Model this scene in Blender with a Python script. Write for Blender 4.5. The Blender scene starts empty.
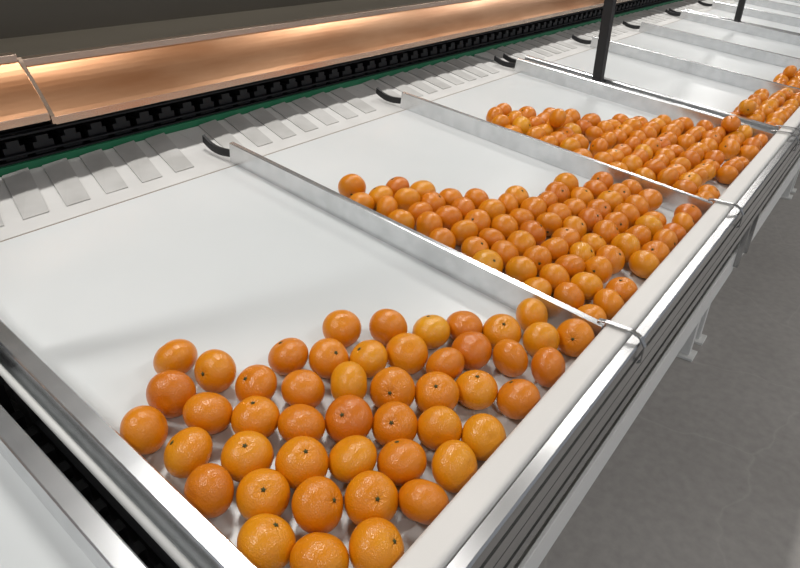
import bpy, bmesh, math, random
from mathutils import Vector, Matrix
random.seed(7)
S8,C8=0.1392,0.9903
H=1.5
def T(u,v,w): return Vector((u, C8*v-S8*w, H+S8*v+C8*w))
sc=bpy.context.scene
try:
    sc.view_settings.view_transform='Standard'
except Exception as e: print(e)

# ---------------- materials
def mat(name,col,rough=.5,metal=0,noise=None,bump=None,spec=None):
    m=bpy.data.materials.new(name); m.use_nodes=True
    nt=m.node_tree; b=nt.nodes['Principled BSDF']
    b.inputs['Base Color'].default_value=(*col,1); b.inputs['Roughness'].default_value=rough
    b.inputs['Metallic'].default_value=metal
    if spec is not None: b.inputs['Specular IOR Level'].default_value=spec
    tc=nt.nodes.new('ShaderNodeTexCoord'); mp=nt.nodes.new('ShaderNodeMapping')
    nt.links.new(tc.outputs['Object'],mp.inputs['Vector'])
    if noise:
        col2,scale,stretch,detail=noise
        mp.inputs['Scale'].default_value=stretch
        n=nt.nodes.new('ShaderNodeTexNoise'); n.inputs['Scale'].default_value=scale; n.inputs['Detail'].default_value=detail
        nt.links.new(mp.outputs[0],n.inputs['Vector'])
        r=nt.nodes.new('ShaderNodeValToRGB'); r.color_ramp.elements[0].position=.35; r.color_ramp.elements[1].position=.65
        r.color_ramp.elements[0].color=(*col,1); r.color_ramp.elements[1].color=(*col2,1)
        nt.links.new(n.outputs['Fac'],r.inputs[0]); nt.links.new(r.outputs[0],b.inputs['Base Color'])
        if bump:
            bp=nt.nodes.new('ShaderNodeBump'); bp.inputs['Strength'].default_value=bump; bp.inputs['Distance'].default_value=.001
            nt.links.new(n.outputs['Fac'],bp.inputs['Height']); nt.links.new(bp.outputs[0],b.inputs['Normal'])
    return m
M_white=mat('tray_white',(.65,.675,.675),.30,noise=((.70,.72,.72),2.2,(1,1,1),3))
M_flap=mat('flap_white',(.62,.61,.59),.5,noise=((.68,.67,.65),9,(1,1,1),3))
M_flap_shade=mat('flap_shade_grey',(.45,.44,.42),.5,noise=((.56,.55,.53),9,(1,1,1),3))  # shadow stripes of the rear flap, put into a greyer colour
M_seam=mat('seam',(.30,.24,.19),.6)
M_alu=mat('aluminium',(.68,.69,.70),.26,.92,noise=((.78,.79,.80),30,(.12,1,1),2))
M_alu2=mat('aluminium_profile',(.36,.36,.36),.27,.92,noise=((.44,.44,.435),30,(.05,1,1),2))
M_steel_warm=mat('brushed_steel_warm',(.58,.27,.13),.30,1.0,noise=((.80,.46,.27),5,(.4,2,2),5),bump=.9)  # steel; warm reflection of the surroundings put into the base colour
M_hood=mat('hood_dark',(.085,.073,.055),.4,.4,noise=((.115,.10,.077),3,(.3,1,1),2))
M_lip=mat('steel_lip',(.70,.54,.42),.24,.95)
M_black=mat('black_plastic',(.010,.010,.011),.55)
M_dark=mat('dark_steel',(.03,.03,.032),.45,.4)
M_green=mat('green_strip',(.012,.16,.07),.5)
M_pad=mat('pad_white',(.67,.65,.62),.5,noise=((.71,.69,.66),6,(1,1,1),2))
M_paint=mat('white_paint',(.68,.68,.66),.45)
M_wall=mat('wall_paint',(.30,.29,.27),.8)
M_ceil=mat('ceiling_sheet',(.36,.33,.29),.8)
M_calyx=mat('calyx',(.05,.055,.012),.8)
# floor
M_floor=mat('concrete',(.33,.312,.295),.55,noise=((.39,.37,.352),1.3,(1,1,1),8),bump=.3)
nt=M_floor.node_tree; b=nt.nodes['Principled BSDF']
ramp=[n for n in nt.nodes if n.type=='VALTORGB'][0]
n2=nt.nodes.new('ShaderNodeTexNoise'); n2.inputs['Scale'].default_value=30; n2.inputs['Detail'].default_value=6
tc=[n for n in nt.nodes if n.type=='TEX_COORD'][0]; nt.links.new(tc.outputs['Object'],n2.inputs['Vector'])
mx=nt.nodes.new('ShaderNodeMixRGB'); mx.blend_type='OVERLAY'; mx.inputs[0].default_value=.22
nt.links.new(ramp.outputs[0],mx.inputs[1]); nt.links.new(n2.outputs['Fac'],mx.inputs[2])
# thin pale scratches / hairline marks worn in the concrete
vs=nt.nodes.new('ShaderNodeTexVoronoi'); vs.feature='DISTANCE_TO_EDGE'; vs.inputs['Scale'].default_value=1.3
nd=nt.nodes.new('ShaderNodeTexNoise'); nd.inputs['Scale'].default_value=3; nd.inputs['Detail'].default_value=3
ad=nt.nodes.new('ShaderNodeVectorMath'); ad.operation='MULTIPLY_ADD'; ad.inputs[1].default_value=(.25,.25,.25)
nt.links.new(tc.outputs['Object'],nd.inputs['Vector']); nt.links.new(nd.outputs['Color'],ad.inputs[0]); nt.links.new(tc.outputs['Object'],ad.inputs[2]); nt.links.new(ad.outputs[0],vs.inputs['Vector'])
rs=nt.nodes.new('ShaderNodeValToRGB'); rs.color_ramp.elements[0].position=0; rs.color_ramp.elements[0].color=(.22,.22,.22,1); rs.color_ramp.elements[1].position=.006; rs.color_ramp.elements[1].color=(0,0,0,1)
nt.links.new(vs.outputs['Distance'],rs.inputs[0])
m3=nt.nodes.new('ShaderNodeMixRGB'); m3.inputs[2].default_value=(.55,.53,.5,1)
nt.links.new(rs.outputs[0],m3.inputs[0]); nt.links.new(mx.outputs[0],m3.inputs[1]); nt.links.new(m3.outputs[0],b.inputs['Base Color'])
# orange peel
M_or=bpy.data.materials.new('orange_peel'); M_or.use_nodes=True
nt=M_or.node_tree; b=nt.nodes['Principled BSDF']
a1=nt.nodes.new('ShaderNodeAttribute'); a1.attribute_name='rnd'
a2=nt.nodes.new('ShaderNodeAttribute'); a2.attribute_name='loc'
r=nt.nodes.new('ShaderNodeValToRGB'); e=r.color_ramp.elements
e[0].position=0; e[0].color=(.60,.155,.002,1); e[1].position=1; e[1].color=(.76,.34,.006,1)
k=e.new(.5); k.color=(.70,.225,.001,1)
nn=nt.nodes.new('ShaderNodeTexNoise'); nn.inputs['Scale'].default_value=22; nn.inputs['Detail'].default_value=4
nt.links.new(a2.outputs['Vector'],nn.inputs['Vector'])
ma=nt.nodes.new('ShaderNodeMath'); ma.operation='MULTIPLY_ADD'; ma.inputs[1].default_value=.6; 
mb=nt.nodes.new('ShaderNodeMath'); mb.operation='SUBTRACT'; mb.inputs[1].default_value=.3
nt.links.new(a1.outputs['Fac'],mb.inputs[0]); nt.links.new(nn.outputs['Fac'],ma.inputs[0]); nt.links.new(mb.outputs[0],ma.inputs[2])
nt.links.new(ma.outputs[0],r.inputs[0]); nt.links.new(r.outputs[0],b.inputs['Base Color'])
vo=nt.nodes.new('ShaderNodeTexVoronoi'); vo.inputs['Scale'].default_value=480
nt.links.new(a2.outputs['Vector'],vo.inputs['Vector'])
bp=nt.nodes.new('ShaderNodeBump'); bp.inputs['Strength'].default_value=.5; bp.inputs['Distance'].default_value=.0007
nt.links.new(vo.outputs['Distance'],bp.inputs['Height']); nt.links.new(bp.outputs[0],b.inputs['Normal'])
b.inputs['Roughness'].default_value=.32; b.inputs['Specular IOR Level'].default_value=.5
b.inputs['Coat Weight'].default_value=.22; b.inputs['Coat Roughness'].default_value=.18
nt.links.new(bp.outputs[0],b.inputs['Coat Normal'])

# ---------------- mesh helpers
def finish(name,bm,mats,parent=None,smooth=False,bevel=0):
    bmesh.ops.recalc_face_normals(bm,faces=bm.faces)
    me=bpy.data.meshes.new(name); bm.to_mesh(me); bm.free()
    for m in mats: me.materials.append(m)
    if smooth:
        for p in me.polygons: p.use_smooth=True
    o=bpy.data.objects.new(name,me); sc.collection.objects.link(o)
    if parent: o.parent=parent
    if bevel:
        md=o.modifiers.new('bev','BEVEL'); md.width=bevel; md.segments=2; md.limit_method='ANGLE'
    return o
def empty(name):
    o=bpy.data.objects.new(name,None); sc.collection.objects.link(o); return o
def hexa(bm,pts,mi=0):
    vs=[bm.verts.new(p) for p in pts]
    for f in ((0,1,2,3),(4,7,6,5),(0,4,5,1),(1,5,6,2),(2,6,7,3),(3,7,4,0)):
        fc=bm.faces.new([vs[i] for i in f]); fc.material_index=mi
def box(bm,x0,x1,y0,y1,z0,z1,mi=0,f=None):
    f=f or (lambda a,b,c:Vector((a,b,c)))
    hexa(bm,[f(x0,y0,z0),f(x1,y0,z0),f(x1,y1,z0),f(x0,y1,z0),f(x0,y0,z1),f(x1,y0,z1),f(x1,y1,z1),f(x0,y1,z1)],mi)
def wb(bm,x0,x1,y0,y1,z0,z1,mi=0): # z relative to reference height H
    box(bm,x0,x1,y0,y1,z0+H,z1+H,mi)
def tb(bm,u0,u1,v0,v1,w0,w1,mi=0): box(bm,u0,u1,v0,v1,w0,w1,mi,T)
def extr(bm,prof,x0,x1,mi=0,f=None):
    f=f or (lambda a,b,c:Vector((a,b,c+H)))
    A=[bm.verts.new(f(x0,p[0],p[1])) for p in prof]; B=[bm.verts.new(f(x1,p[0],p[1])) for p in prof]
    n=len(prof)
    for i in range(n):
        fc=bm.faces.new((A[i],A[(i+1)%n],B[(i+1)%n],B[i])); fc.material_index=mi
    bm.faces.new(A).material_index=mi; bm.faces.new(B[::-1]).material_index=mi
def tube(bm,pts,rad,seg=10,mi=0):
    rings=[]
    for i,p in enumerate(pts):
        d=(pts[min(i+1,len(pts)-1)]-pts[max(i-1,0)]).normalized()
        a=d.orthogonal().normalized() if i==0 else (a-d*a.dot(d)).normalized()
        c=d.cross(a)
        rings.append([bm.verts.new(p+rad*(math.cos(t)*a+math.sin(t)*c)) for t in [2*math.pi*j/seg for j in range(seg)]])
    for A,B in zip(rings,rings[1:]):
        for j in range(seg):
            bm.faces.new((A[j],A[(j+1)%seg],B[(j+1)%seg],B[j])).material_index=mi
    bm.faces.new(rings[0]).material_index=mi; bm.faces.new(rings[-1]).material_index=mi

WT=-.655; WD=-.600
PER=2.16
XMIN,XMAX=-2.2,13.2
# ---------------- tray modules
def divider(name,u,wd,parent,v1=1.137):
    bm=bmesh.new(); h=wd/2; t=.003
    pr=[(-h,WT+.0005),(-h,WD-.002),(-h+.002,WD),(h-.002,WD),(h,WD-.002),(h,WT+.0005),(h-t,WT+.0005),(h-t,WD-t),(-h+t,WD-t),(-h+t,WT+.0005)]
    A=[bm.verts.new(T(u+p[0],.172,p[1])) for p in pr]; B=[bm.verts.new(T(u+p[0],v1,p[1]-.006)) for p in pr]
    n=len(pr)
    for i in range(n): bm.faces.new((A[i],A[(i+1)%n],B[(i+1)%n],B[i]))
    bm.faces.new(A); bm.faces.new(B[::-1])
    tb(bm,u-h-.012,u-h-.0003,.174,.20,WT+.0004,WT+.003)
    return finish(name,bm,[M_alu],parent)
for k in range(-1,6):
    o=k*PER
    ds=[.199+o,.870+o,1.542+o,2.287+o]
    P=empty('sorting_tray_module')
    for i in range(3):
        a,bb=ds[i],ds[i+1]
        bm=bmesh.new()
        lo=a-(.022 if i==0 else -.0003); hi=bb+(.016 if i==2 else -.0003)
        tb(bm,lo,hi,.166,1.113,WT-.014,WT)
        finish('tray_panel_%d'%(i+1),bm,[M_white],P,bevel=.001)
        bm=bmesh.new(); tb(bm,lo,hi,1.1132,1.1175,WT-.014,WT-.0015); finish('seam_%d'%(i+1),bm,[M_seam],P)
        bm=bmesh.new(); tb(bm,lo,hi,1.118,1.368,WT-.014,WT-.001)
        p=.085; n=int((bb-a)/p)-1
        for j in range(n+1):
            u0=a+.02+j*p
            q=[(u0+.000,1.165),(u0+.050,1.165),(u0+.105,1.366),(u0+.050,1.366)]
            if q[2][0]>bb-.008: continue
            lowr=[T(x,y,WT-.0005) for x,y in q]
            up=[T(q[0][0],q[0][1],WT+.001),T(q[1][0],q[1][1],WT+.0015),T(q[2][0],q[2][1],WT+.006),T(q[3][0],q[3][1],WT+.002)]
            hexa(bm,lowr+up,1)  # raised grey wedge shaped and coloured as a cast-shadow stripe
        finish('rear_flap_shade_stripes_%d'%(i+1),bm,[M_flap,M_flap_shade],P)
    for i,u in enumerate(ds):
        wd=.024 if i in(0,3) else .014
        divider('divider_%d'%(i+1),u,wd,P)
        bm=bmesh.new(); pts=[]
        for s in range(9):
            t=s/8; pts.append(T(u-.006-.005*math.sin(t*3.14)-.004*t,1.139+.10*t,WT+.020-.006*math.sin(t*3.14)+.006*t*t))
        for A,B in zip(pts,pts[1:]):
            d=T(0,0,.009)-T(0,0,0); x=Vector((.008,0,0))
            hexa(bm,[A-d,A-d+x,B-d+x,B-d,A+d,A+d+x,B+d+x,B+d])
        finish('divider_stop_%d'%(i+1),bm,[M_black],P)
        bm=bmesh.new()
        path=[(.262,-.600),(.262,-.566),(.252,-.5645),(.210,-.5645),(.194,-.570),(.184,-.584),(.184,-.612),(.1885,-.616)]
        path2=[(.2645,-.600),(.2645,-.5635),(.252,-.5615),(.209,-.5615),(.191,-.568),(.181,-.583),(.181,-.614),(.1885,-.619)]
        extr(bm,path+path2[::-1],u-.005,u+.005)
        finish('pad_strap_%d'%(i+1),bm,[M_alu2],P,bevel=.0008)
    bm=bmesh.new()
    for v in (.30,.72,1.05,1.31):
        tb(bm,ds[0]-.02,ds[3]+.02,v,v+.04,WT-.060,WT-.0145)
    for u in (ds[0]-.018,ds[3]-.018):
        tb(bm,u,u+.036,.20,1.34,WT-.13,WT-.061)
    finish('sub_frame',bm,[M_dark],P)
    bm=bmesh.new()
    for x in (ds[0]+.05,ds[3]-.02):
        for (y,zt) in ((.305,-.735),(1.36,-.60)):
            wb(bm,x,x+.035,y,y+.035,-H+.012,zt)
            wb(bm,x-.02,x+.055,y-.02,y+.055,-H,-H+.012)
        wb(bm,x+.002,x+.033,.340,1.36,-1.12,-1.08)
        wb(bm,x,x+.035,.262,.305,-1.09,-1.02)
    wb(bm,ds[0]-.02,ds[3]+.02,.252,.262,-1.095,-1.005)
    wb(bm,ds[0]-.02,ds[3]+.02,.262,.290,-1.095,-1.088)
    finish('leg_frame',bm,[M_paint],P,bevel=.002)
    bm=bmesh.new()
    for x in (ds[0]+.055,ds[3]-.015):
        wb(bm,x,x+.025,.236,.2515,-1.06,-.712)
    finish('hanger_straps',bm,[M_alu2],P)
    bm=bmesh.new(); g=ds[3]+.036
    tb(bm,g-.011,g+.011,.20,1.34,WT-.115,WT-.075)
    for j in range(26):
        tb(bm,g-.013,g+.013,.22+j*.043,.236+j*.043,WT-.075,WT-.055)
    finish('gap_chain',bm,[M_dark],P)
    bm=bmesh.new(); tube(bm,[T(g+.010,.18,WT+.024),T(g+.010,1.13,WT+.024)],.005); finish('gap_tube',bm,[M_paint],P,smooth=True)
    bm=bmesh.new(); p=T(g-.004,.80,WT); x,y=p.x,p.y
    box(bm,x-.017,x+.017,y-.017,y+.017,0.01,H+1.0)
    box(bm,x-.022,x+.022,y-.05,y+.05,0,.01)
    box(bm,x-.023,x+.023,y-.023,y+.023,H-.56,H-.53)
    finish('support_post',bm,[M_black],P,bevel=.002)

# ---------------- front rail
P=empty('padded_front_rail')
def rc(cx,cy,r,a0,a1,n=6):
    return [(cx+r*math.cos(math.radians(a0+(a1-a0)*i/n)),cy+r*math.sin(math.radians(a0+(a1-a0)*i/n))) for i in range(n+1)]
bm=bmesh.new()
pr=rc(.244,-.576,.008,0,90)+rc(.219,-.576,.008,90,180)+[(.211,-.643),(.252,-.643)]
extr(bm,pr,XMIN,XMAX); finish('foam_pad',bm,[M_pad],P,smooth=False)
bm=bmesh.new()
g=.006
pr=[(.2095,-.579),(.2095,-.645),(.235,-.645),(.235,-.712),(.190,-.712),
    (.190,-.690),(.190+g,-.690),(.190+g,-.678),(.190,-.678),(.190,-.648),(.194,-.648),(.194,-.645),(.190,-.645),
    (.190,-.617),(.190+g,-.617),(.190+g,-.605),(.190,-.605),(.190,-.582),(.193,-.579)]
extr(bm,pr,XMIN,XMAX); finish('aluminium_profile',bm,[M_alu2],P)

# ---------------- rear conveyor
P=empty('carrier_conveyor')
bm=bmesh.new(); wb(bm,XMIN,XMAX,1.4515,1.462,-.56,-.444); finish('green_guide',bm,[M_green],P)
bm=bmesh.new()
wb(bm,XMIN,XMAX,1.463,1.60,-.60,-.440)
x=XMIN
while x<XMAX:
    wb(bm,x,x+.045,1.475,1.53,-.4395,-.412)
    wb(bm,x+.008,x+.034,1.470,1.56,-.412,-.398)
    x+=.0635
wb(bm,XMIN,XMAX,1.56,1.60,-.440,-.30)
wb(bm,XMIN,XMAX,1.470,1.488,-.392,-.380)
finish('carrier_chain',bm,[M_black],P)
bm=bmesh.new()
tube(bm,[Vector((XMIN,1.468,H-.43)),Vector((XMAX,1.468,H-.43))],.004,8)
tube(bm,[Vector((XMIN,1.462,H-.386)),Vector((XMAX,1.462,H-.386))],.004,8)
finish('guide_rods',bm,[M_dark],P,smooth=True)
bm=bmesh.new()
for x in [XMIN+.2+i*1.7 for i in range(9)]:
    wb(bm,x,x+.06,1.52,1.58,-H,-.60)
finish('conveyor_legs',bm,[M_dark],P)
# housing
P=empty('conveyor_housing')
def panel(name,x0,x1,dy,dz):
    bm=bmesh.new()
    a=Vector((1.366,-.330)); b_=Vector((1.437,-.244)); n_=Vector((-.77,.64))
    arc=[a.lerp(b_,t/10)+n_*(.004*math.sin(math.pi*t/10)) for t in range(11)]
    pr=[(1.362,-.352),(1.360,-.340)]+[(p.x,p.y) for p in arc]+[(1.440,-.232),(1.452,-.232),(1.452,-.246),(1.374,-.336),(1.374,-.352)]
    pr=[(a_+dy,c_+dz) for a_,c_ in pr]
    extr(bm,pr,x0,x1)
    extr(bm,[(1.3585+dy,-.354+dz),(1.3585+dy,-.338+dz),(1.3615+dy,-.338+dz),(1.3615+dy,-.354+dz)],x0,x1,1)
    extr(bm,[(1.434+dy,-.246+dz),(1.434+dy,-.2315+dz),(1.452+dy,-.229+dz),(1.452+dy,-.2319+dz),(1.4395+dy,-.2335+dz),(1.4395+dy,-.246+dz)],x0,x1,1)
    return finish(name,bm,[M_steel_warm,M_lip],P,bevel=.0008)
panel('lower_panel_1',XMIN,.535,-.004,.012)
js=[.545,3.6,6.8,10,XMAX]
for i in range(4): panel('lower_panel_%d'%(i+2),js[i],js[i+1]-.006,0,0)
bm=bmesh.new()
pr=[(1.352,-.350),(1.352,-.335),(1.384,-.290),(1.428,-.236),(1.436,-.227),(1.445,-.227),(1.445,-.24),(1.368,-.335),(1.368,-.350)]
for x in js[:-1]: extr(bm,pr,x-.009,x-.001)
finish('joint_covers',bm,[M_lip],P)
bm=bmesh.new()
wb(bm,XMIN,XMAX,1.4525,1.75,-.236,-.230)
wb(bm,XMIN,XMAX,1.75,1.756,-.30,.75)
wb(bm,XMIN,XMAX,1.5505,1.75,-.30,-.294)
for x in [XMIN+.2+i*1.7 for i in range(9)]:
    wb(bm,x,x+.06,1.756,1.816,-H,.75)
finish('upper_cover',bm,[M_hood],P)

# ---------------- mandarins
def relax(pts,poly_b,rads,it=200):
    u0,u1,v0=poly_b
    for _ in range(it):
        for i in range(len(pts)):
            for j in range(i+1,len(pts)):
                dx=pts[j][0]-pts[i][0]; dy=pts[j][1]-pts[i][1]; d=math.hypot(dx,dy) or 1e-5
                m=(rads[i]+rads[j])*.965
                if d<m:
                    c=(m-d)/2/d
                    pts[i][0]-=dx*c; pts[i][1]-=dy*c; pts[j][0]+=dx*c; pts[j][1]+=dy*c
        for i,p in enumerate(pts):
            p[0]=min(max(p[0],u0+rads[i]),u1-rads[i]); p[1]=max(p[1],v0+rads[i])
    return pts
def inside(p,poly):
    c=False; n=len(poly)
    for i in range(n):
        a=poly[i]; b_=poly[(i+1)%n]
        if (a[1]>p[1])!=(b_[1]>p[1]) and p[0]<(b_[0]-a[0])*(p[1]-a[1])/(b_[1]-a[1])+a[0]: c=not c
    return c
def pile(items,seg,name='mandarin_oranges'):
    bm=bmesh.new(); L=bm.verts.layers.float.new('rnd'); LV=bm.verts.layers.float_vector.new('loc')
    ns,nr=seg
    for (u,v,w,rad,tilt,az,rn,onp) in items:
        a=rad; c=rad*random.uniform(.80,.90)
        R=Matrix.Rotation(az,3,'Z')@Matrix.Rotation(tilt,3,'X')@Matrix.Rotation(random.uniform(0,6.28),3,'Z')
        hgt=math.sqrt((a*math.sin(tilt))**2+(c*math.cos(tilt))**2)+.0008
        cen=T(u,v,WT+hgt) if onp else T(u,v,w)
        off=Vector((random.uniform(0,9),random.uniform(0,9),random.uniform(0,9)))
        basis=Matrix(((1,0,0),(0,C8,-S8),(0,S8,C8)))
        ph=random.uniform(0,6.28)
        def P(th,fi):
            z=math.cos(th); s=math.sin(th)
            d=1-.10*math.exp(-(th/.22)**2)-.07*math.exp(-((math.pi-th)/.2)**2)
            d*=1+.010*math.sin(3*fi+ph)*s+.008*math.cos(5*fi+ph)*s*abs(z)+.02*math.exp(-(th/.3)**2)*math.cos(9*fi)
            return Vector((a*s*math.cos(fi),a*s*math.sin(fi),c*z))*d
        def mk(lp):
            x=bm.verts.new(cen+basis@(R@lp)); x[L]=rn; x[LV]=lp+off; return x
        top=mk(P(0,0)); bot=mk(P(math.pi,0)); rings=[]
        for i in range(1,nr):
            th=math.pi*i/nr
            rings.append([mk(P(th,2*math.pi*j/ns)) for j in range(ns)])
        for j in range(ns):
            bm.faces.new((top,rings[0][j],rings[0][(j+1)%ns])); bm.faces.new((bot,rings[-1][(j+1)%ns],rings[-1][j]))
        for A,B in zip(rings,rings[1:]):
            for j in range(ns): bm.faces.new((A[j],B[j],B[(j+1)%ns],A[(j+1)%ns]))
        zc=c*.90+.0006; n=10
        cv=mk(Vector((0,0,zc+.0016))); rr=[mk(Vector(((.0036 if q%2==0 else .0019)*math.cos(2*math.pi*q/n),(.0036 if q%2==0 else .0019)*math.sin(2*math.pi*q/n),zc+.0006))) for q in range(n)]
        rb=[mk(Vector((x_*.8,y_*.8,zc-.003))) for x_,y_ in [((.0036 if q%2==0 else .0019)*math.cos(2*math.pi*q/n),(.0036 if q%2==0 else .0019)*math.sin(2*math.pi*q/n)) for q in range(n)]]
        for q in range(n):
            bm.faces.new((cv,rr[q],rr[(q+1)%n])).material_index=1
            bm.faces.new((rr[q],rb[q],rb[(q+1)%n],rr[(q+1)%n])).material_index=1
    return finish(name,bm,[M_or,M_calyx],smooth=True)
def rnd_or(u,v,r,w=0,on=True):
    tilt=random.choice([random.uniform(.1,1.2),random.uniform(.3,1.6),random.uniform(1.6,2.9)])
    return (u,v,w,r,tilt,random.uniform(0,6.28),min(1,max(0,random.gauss(.44,.18))),on)
# resting places on the first tray in millimetres (along the line, up the slope)
MM='346,607 369,547 301,550 242,523 319,485 259,456 242,393 306,397 391,486 354,432 466,498 433,435 392,388 340,342 506,453 570,489 483,390 434,347 388,296 621,433 597,373 552,408 522,334 468,303 669,381 627,325 717,348 566,290 502,254 676,296 755,298 830,282 607,248 704,249 784,238 533,198 475,200 628,194 721,198 829,194 428,247 405,194 357,236 311,284 278,339 240,298 279,245 321,198'
pts=[[float(c)/1000 for c in q.split(',')] for q in MM.split()]
rads=[random.uniform(.0308,.0335) for _ in pts]
relax(pts,(.2115,.8625,.168),rads)
pile([rnd_or(p[0],p[1],r_) for p,r_ in zip(pts,rads)],(40,28))
def fill(poly,b,top=0,R=(.0288,.0322)):
    pts=[]; s=.0632
    v=.2; row=0
    while v<1.0:
        u=b[0]+.032+(s/2 if row%2 else 0)
        while u<b[1]:
            q=[u+random.uniform(-.010,.010),v+random.uniform(-.010,.010)]
            if inside((u,v),poly) and random.random()>.05: pts.append(q)
            u+=s
        v+=s*.87; row+=1
    rads=[random.uniform(*R) for _ in pts]
    relax(pts,b,rads,120)
    its=[rnd_or(p[0],p[1],r_) for p,r_ in zip(pts,rads)]
    used=[]
    tries=[(i,j,k) for i in range(len(pts)) for j in range(i+1,len(pts)) for k in range(j+1,len(pts))
           if max(math.dist(pts[i],pts[j]),math.dist(pts[j],pts[k]),math.dist(pts[i],pts[k]))<.068]
    random.shuffle(tries)
    for i,j,k_ in tries:
        if len(used)>=top: break
        cx=(pts[i][0]+pts[j][0]+pts[k_][0])/3; cy=(pts[i][1]+pts[j][1]+pts[k_][1])/3
        if any(math.dist((cx,cy),q)<.066 for q in used): continue
        if not(b[0]+.03<cx<b[1]-.03): continue
        used.append((cx,cy)); its.append(rnd_or(cx,cy,.029,WT+.029+.042,False))
    return its
P2=[(.875,.70),(.92,.79),(.972,.835),(1.04,.76),(1.12,.67),(1.18,.55),(1.30,.50),(1.37,.485),(1.54,.42),(1.54,.19),(.875,.19)]
pile(fill(P2,(.8775,1.5345,.168),0),(28,20))
P3=[(1.55,.80),(1.64,.87),(1.70,.88),(1.81,.79),(1.93,.66),(2.04,.57),(2.2,.43),(2.28,.25),(2.28,.19),(1.55,.19)]
pile(fill(P3,(1.5495,2.274,.168),2),(24,16))
P4=[(2.36,.36),(2.65,.36),(2.8,.34),(3.02,.25),(3.02,.19),(2.36,.19)]
pile(fill(P4,(2.372,3.022,.168),1),(20,14))
P5=[(3.03,.37),(3.2,.35),(3.5,.28),(3.7,.22),(3.7,.19),(3.03,.19)]
pile(fill(P5,(3.038,3.694,.168),1),(20,14))

# ---------------- room
bm=bmesh.new(); box(bm,-6,20,-7,8,-.1,0); finish('floor',bm,[M_floor])
bm=bmesh.new(); box(bm,-6,20,-7,8,5.5,5.6); finish('ceiling',bm,[M_ceil])
bm=bmesh.new(); box(bm,-6,20,8,8.1,0,5.5); finish('wall_back',bm,[M_wall])
bm=bmesh.new(); box(bm,20,20.1,-7,8,0,5.5); finish('wall_far',bm,[M_wall])
M_em=bpy.data.materials.new('lamp_glow'); M_em.use_nodes=True
b=M_em.node_tree.nodes['Principled BSDF']; b.inputs['Emission Color'].default_value=(1,.97,.92,1); b.inputs['Emission Strength'].default_value=6
def lamp(x,y,z,L,W,en):
    P=empty('linear_ceiling_lamp')
    bm=bmesh.new(); box(bm,x-L/2,x+L/2,y-W/2,y+W/2,z+.012,z+.07)
    for s in (-1,1): box(bm,x+s*L*.4-.01,x+s*L*.4+.01,y-.01,y+.01,z+.07,5.5)
    finish('lamp_body',bm,[M_paint],P)
    bm=bmesh.new(); box(bm,x-L/2+.01,x+L/2-.01,y-W/2+.01,y+W/2-.01,z,z+.0118); finish('lamp_diffuser',bm,[M_em],P)
    ld=bpy.data.lights.new('lamp_light','AREA'); ld.shape='RECTANGLE'; ld.size=L; ld.size_y=W; ld.energy=en; ld.color=(1,.98,.95)
    lo=bpy.data.objects.new('lamp_light',ld); sc.collection.objects.link(lo); lo.location=(x,y,z-.01); lo.parent=P
for x in (-1.5,1.6,4.7,7.8,11):
    lamp(x,1.6,4.2,1.0,.2,54)
    lamp(x,-2.2,4.2,1.0,.2,31)
w=bpy.data.worlds.new('world'); sc.world=w; w.use_nodes=True
w.node_tree.nodes['Background'].inputs[0].default_value=(.85,.9,1,1); w.node_tree.nodes['Background'].inputs[1].default_value=.5

# ---------------- camera
cd=bpy.data.cameras.new('camera'); cam=bpy.data.objects.new('camera',cd); sc.collection.objects.link(cam)
x=Vector((.6212,-.7834,0)).normalized(); z=Vector((-.6761,-.5364,.5054)).normalized(); y=z.cross(x).normalized(); x=y.cross(z)
M=Matrix((x,y,z)).transposed().to_4x4(); M.translation=Vector((0,0,H))
cam.matrix_world=M
cd.sensor_width=36; cd.lens=27.18; cd.clip_start=.02; cd.clip_end=100
sc.camera=cam
